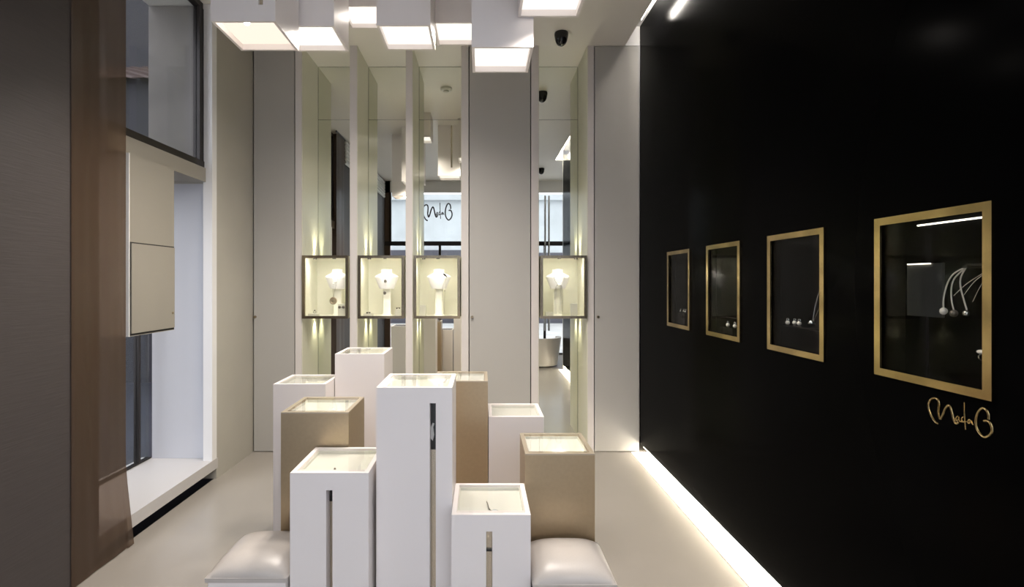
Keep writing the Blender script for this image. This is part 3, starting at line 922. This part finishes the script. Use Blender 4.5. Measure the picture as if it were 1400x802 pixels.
def logo_uv(p):
    px, py = 1260 + p[0] / 10.03, 530 + p[1] / 10.03
    d = XR * 690.0 / (px - 658.0)
    return 1.596 - d, EYE - (py - 385.0) * d / 690.0
t = thing('wall_logo', 'gold handwritten logo lettering on the black wall below the nearest niche', 'sign', (XR, 1.5, 1.1))
for k, (pts, wgt) in enumerate(STROKES):
    bm = bmesh.new()
    tube(bm, smooth_path([(XR - 0.002, 1.596 - logo_uv(p)[0], logo_uv(p)[1]) for p in pts], 4), 0.0029 * wgt, 8)
    obj('letter_stroke', bm, M_BRASS, t, smooth=True)

# ------------------------------------------------------------------ small ceiling fittings
def dome(x, y, label):
    t = thing('dome_camera', label, 'security camera', (x, y, CEIL), 'dome cameras on the ceiling')
    bm = bmesh.new()
    lathe(bm, [(0.057, CEIL), (0.060, CEIL - 0.012), (0.057, CEIL - 0.03)], x, y, 28)
    obj('housing', bm, M_DOME, t, smooth=True)
    bm = bmesh.new()
    prof = [(0.055, CEIL - 0.03), (0.054, CEIL - 0.05), (0.047, CEIL - 0.075), (0.036, CEIL - 0.095), (0.018, CEIL - 0.108), (0.004, CEIL - 0.110)]
    lathe(bm, prof, x, y, 28)
    obj('dome', bm, M_DOME, t, smooth=True)
dome(0.677, 4.27, 'black dome camera on the ceiling before the narrow mirrored recess')
dome(1.115, 0.51, 'black dome camera near the shop front, seen reflected in the narrow mirror')
t = thing('smoke_detector', 'round white smoke detector on the ceiling, seen in the third mirror', 'smoke detector', (-0.38, 4.40, CEIL))
bm = bmesh.new(); lathe(bm, [(0.062, CEIL), (0.062, CEIL - 0.02), (0.050, CEIL - 0.032)], -0.38, 4.40, 24)
obj('housing', bm, M_PLASTIC, t, smooth=True)
bm = bmesh.new(); lathe(bm, [(0.030, CEIL - 0.032), (0.028, CEIL - 0.045), (0.020, CEIL - 0.05)], -0.38, 4.40, 20)
obj('sensor', bm, M_PLASTIC, t, smooth=True)

# ------------------------------------------------------------------ behind the camera: chair, shop front (seen in mirrors)
t = thing('tub_chair', 'round cream tub chair by the end of the black wall, seen in the mirror', 'chair', (1.08, 0.72, 0))
bm = bmesh.new()
n = 40
ring = []
for k in range(n + 1):
    a = math.radians(-20) + k / n * math.radians(220)
    ring.append((math.cos(a), math.sin(a)))
prev = None
for c_, s_ in ring:
    q = [bm.verts.new((1.08 + r * c_, 0.72 + r * s_, z)) for r, z in ((0.30, 0.03), (0.36, 0.45), (0.37, 0.52), (0.30, 0.52), (0.27, 0.03))]
    if prev:
        for i in range(5):
            bm.faces.new((prev[i], q[i], q[(i + 1) % 5], prev[(i + 1) % 5]))
    else:
        bm.faces.new(q)
    prev = q
bm.faces.new(list(reversed(prev)))
obj('shell', bm, M_LEATHER, t, smooth=True)
bm = bmesh.new(); lathe(bm, [(0.24, 0.03), (0.265, 0.06), (0.265, 0.36), (0.23, 0.40)], 1.08, 0.72, 32)
obj('seat', bm, M_LEATHER, t, smooth=True)
bm = bmesh.new(); lathe(bm, [(0.22, 0.0), (0.22, 0.03)], 1.08, 0.72, 24)
obj('plinth', bm, M_BLACKMETAL, t)

w = sbox('window_3', (-2.04, 3.0, FRONT - 0.05, FRONT, 2.27, 2.36), M_BLACKMETAL)
def fr(dims, m=M_BLACKMETAL):
    box('window_frame', dims, m, w)
fr((-2.04, -1.90, FRONT - 0.05, FRONT, 0.0, 2.27), M_WOODFRAME)
fr((-2.04, -1.90, FRONT - 0.05, FRONT, 2.36, 3.62), M_WOODFRAME)
XS = [-1.90, -0.86, 0.25, 1.33, 2.98]
for x in XS[1:]:
    fr((x - 0.03, x + 0.02, FRONT - 0.05, FRONT, 0.03, 2.27))
fr((-2.04, 3.0, FRONT - 0.05, FRONT, 0.0, 0.03))
fr((-2.04, 3.0, FRONT - 0.05, FRONT, 3.38, 3.62), M_WHITE)
for x in (XS[0], XS[2], XS[4]):
    fr((x - 0.02, x + 0.02, FRONT - 0.05, FRONT, 2.36, 3.38))
for a, b in zip(XS, XS[1:]):
    box('pane', (a + 0.02, b - 0.03, FRONT - 0.03, FRONT - 0.022, 0.03, 2.27), M_WINGLASS, w)
box('pane', (XS[0] + 0.02, XS[2] - 0.02, FRONT - 0.03, FRONT - 0.022, 2.36, 3.38), M_WINGLASS, w)
box('pane', (XS[2] + 0.02, XS[4] - 0.02, FRONT - 0.03, FRONT - 0.022, 2.36, 3.38), M_WINGLASS, w)
t = thing('door_handle', 'long steel pull handle on the glass shop front, seen in the mirror', 'handle', (1.36, FRONT, 1.5))
for x in (1.325, 1.405):
    bm = bmesh.new(); tube(bm, [(x, FRONT + 0.05, 0.5), (x, FRONT + 0.05, 3.3)], 0.022, 12)
    obj('bar', bm, M_STEEL, t, smooth=True)
    for z in (0.8, 2.0):
        bm = bmesh.new(); tube(bm, [(x, FRONT + 0.001, z), (x, FRONT + 0.05, z)], 0.012, 8)
        obj('bracket', bm, M_STEEL, t, smooth=True)
t = thing('window_logo', 'dark handwritten logo on the shop front glass, read in the third mirror', 'sign', (-0.7, FRONT, 3.0))
SCL = 3.9
for pts, wgt in STROKES:
    bm = bmesh.new()
    q = []
    for p in pts:
        u, z = logo_uv(p)
        q.append((-0.72 + (u - 0.165) * 3.1, FRONT - 0.014, 3.02 + (z - 1.13) * 4.3))
    tube(bm, smooth_path(q, 4), 0.014 * wgt, 8)
    obj('letter_stroke', bm, M_BLACKMETAL, t, smooth=True)

# ------------------------------------------------------------------ outside
sbox('ground_fill_pavement', (-12, 12, -8.8, FRONT - 0.06, -0.08, -0.02), M_FILLPAVE)  # pale ground added to bounce daylight fill into the shop
sbox('ground_street', (-30, 30, -30, 30, -0.16, -0.08), M_PAVING)
t = thing('concrete_pier', 'raw grey concrete pier outside the upper left window', 'pier', (-2.4, 3.87, 2.377))
box('shaft', (-2.535, -2.152, 3.845, 3.884, 2.377, 3.615), M_CONCRETE, t)
t = thing('street_building', 'dark neighbouring building with a clay tiled roof outside the window', 'building', (-7.5, 9.0, -0.08))
box('wall', (-11.0, -3.6, 8.0, 12.0, -0.08, 4.75), M_DARKBLDG, t)
box('upper_wall', (-16.0, -3.4, 11.9, 14.0, -0.08, 14.0), M_DARKBLDG, t)
bm = bmesh.new()
for r_ in range(12):
    for c_ in range(28):
        x = -11.0 + c_ * 0.265
        y = 7.8 + r_ * 0.30
        z = 4.62 + r_ * 0.14
        v = [(x + 0.02, y, z + 0.05), (x + 0.13, y, z + 0.10), (x + 0.245, y, z + 0.05), (x + 0.245, y + 0.34, z + 0.16), (x + 0.13, y + 0.34, z + 0.21), (x + 0.02, y + 0.34, z + 0.16)]
        V = [bm.verts.new(p) for p in v]
        bm.faces.new((V[0], V[1], V[4], V[5])); bm.faces.new((V[1], V[2], V[3], V[4])); bm.faces.new((V[0], V[2], V[1]))
rf = obj('roof_tiles', bm, M_TILE, t); rf['kind'] = 'stuff'
t = thing('street_building', 'pale building across the street, seen in the mirrors', 'building', (0, -9, -0.08))
box('wall', (-9, 9, -11.0, -9.0, -0.08, 4.7), M_FACADE, t)
box('shop_shutter', (-3.6, -0.7, -9.0, -8.95, -0.08, 2.7), M_SHUTTER, t)
box('shop_shutter', (0.6, 4.6, -9.0, -8.95, -0.08, 2.6), M_SHUTTER, t)
box('cornice', (-9, 9, -9.0, -8.8, 4.55, 4.75), M_FACADE, t)
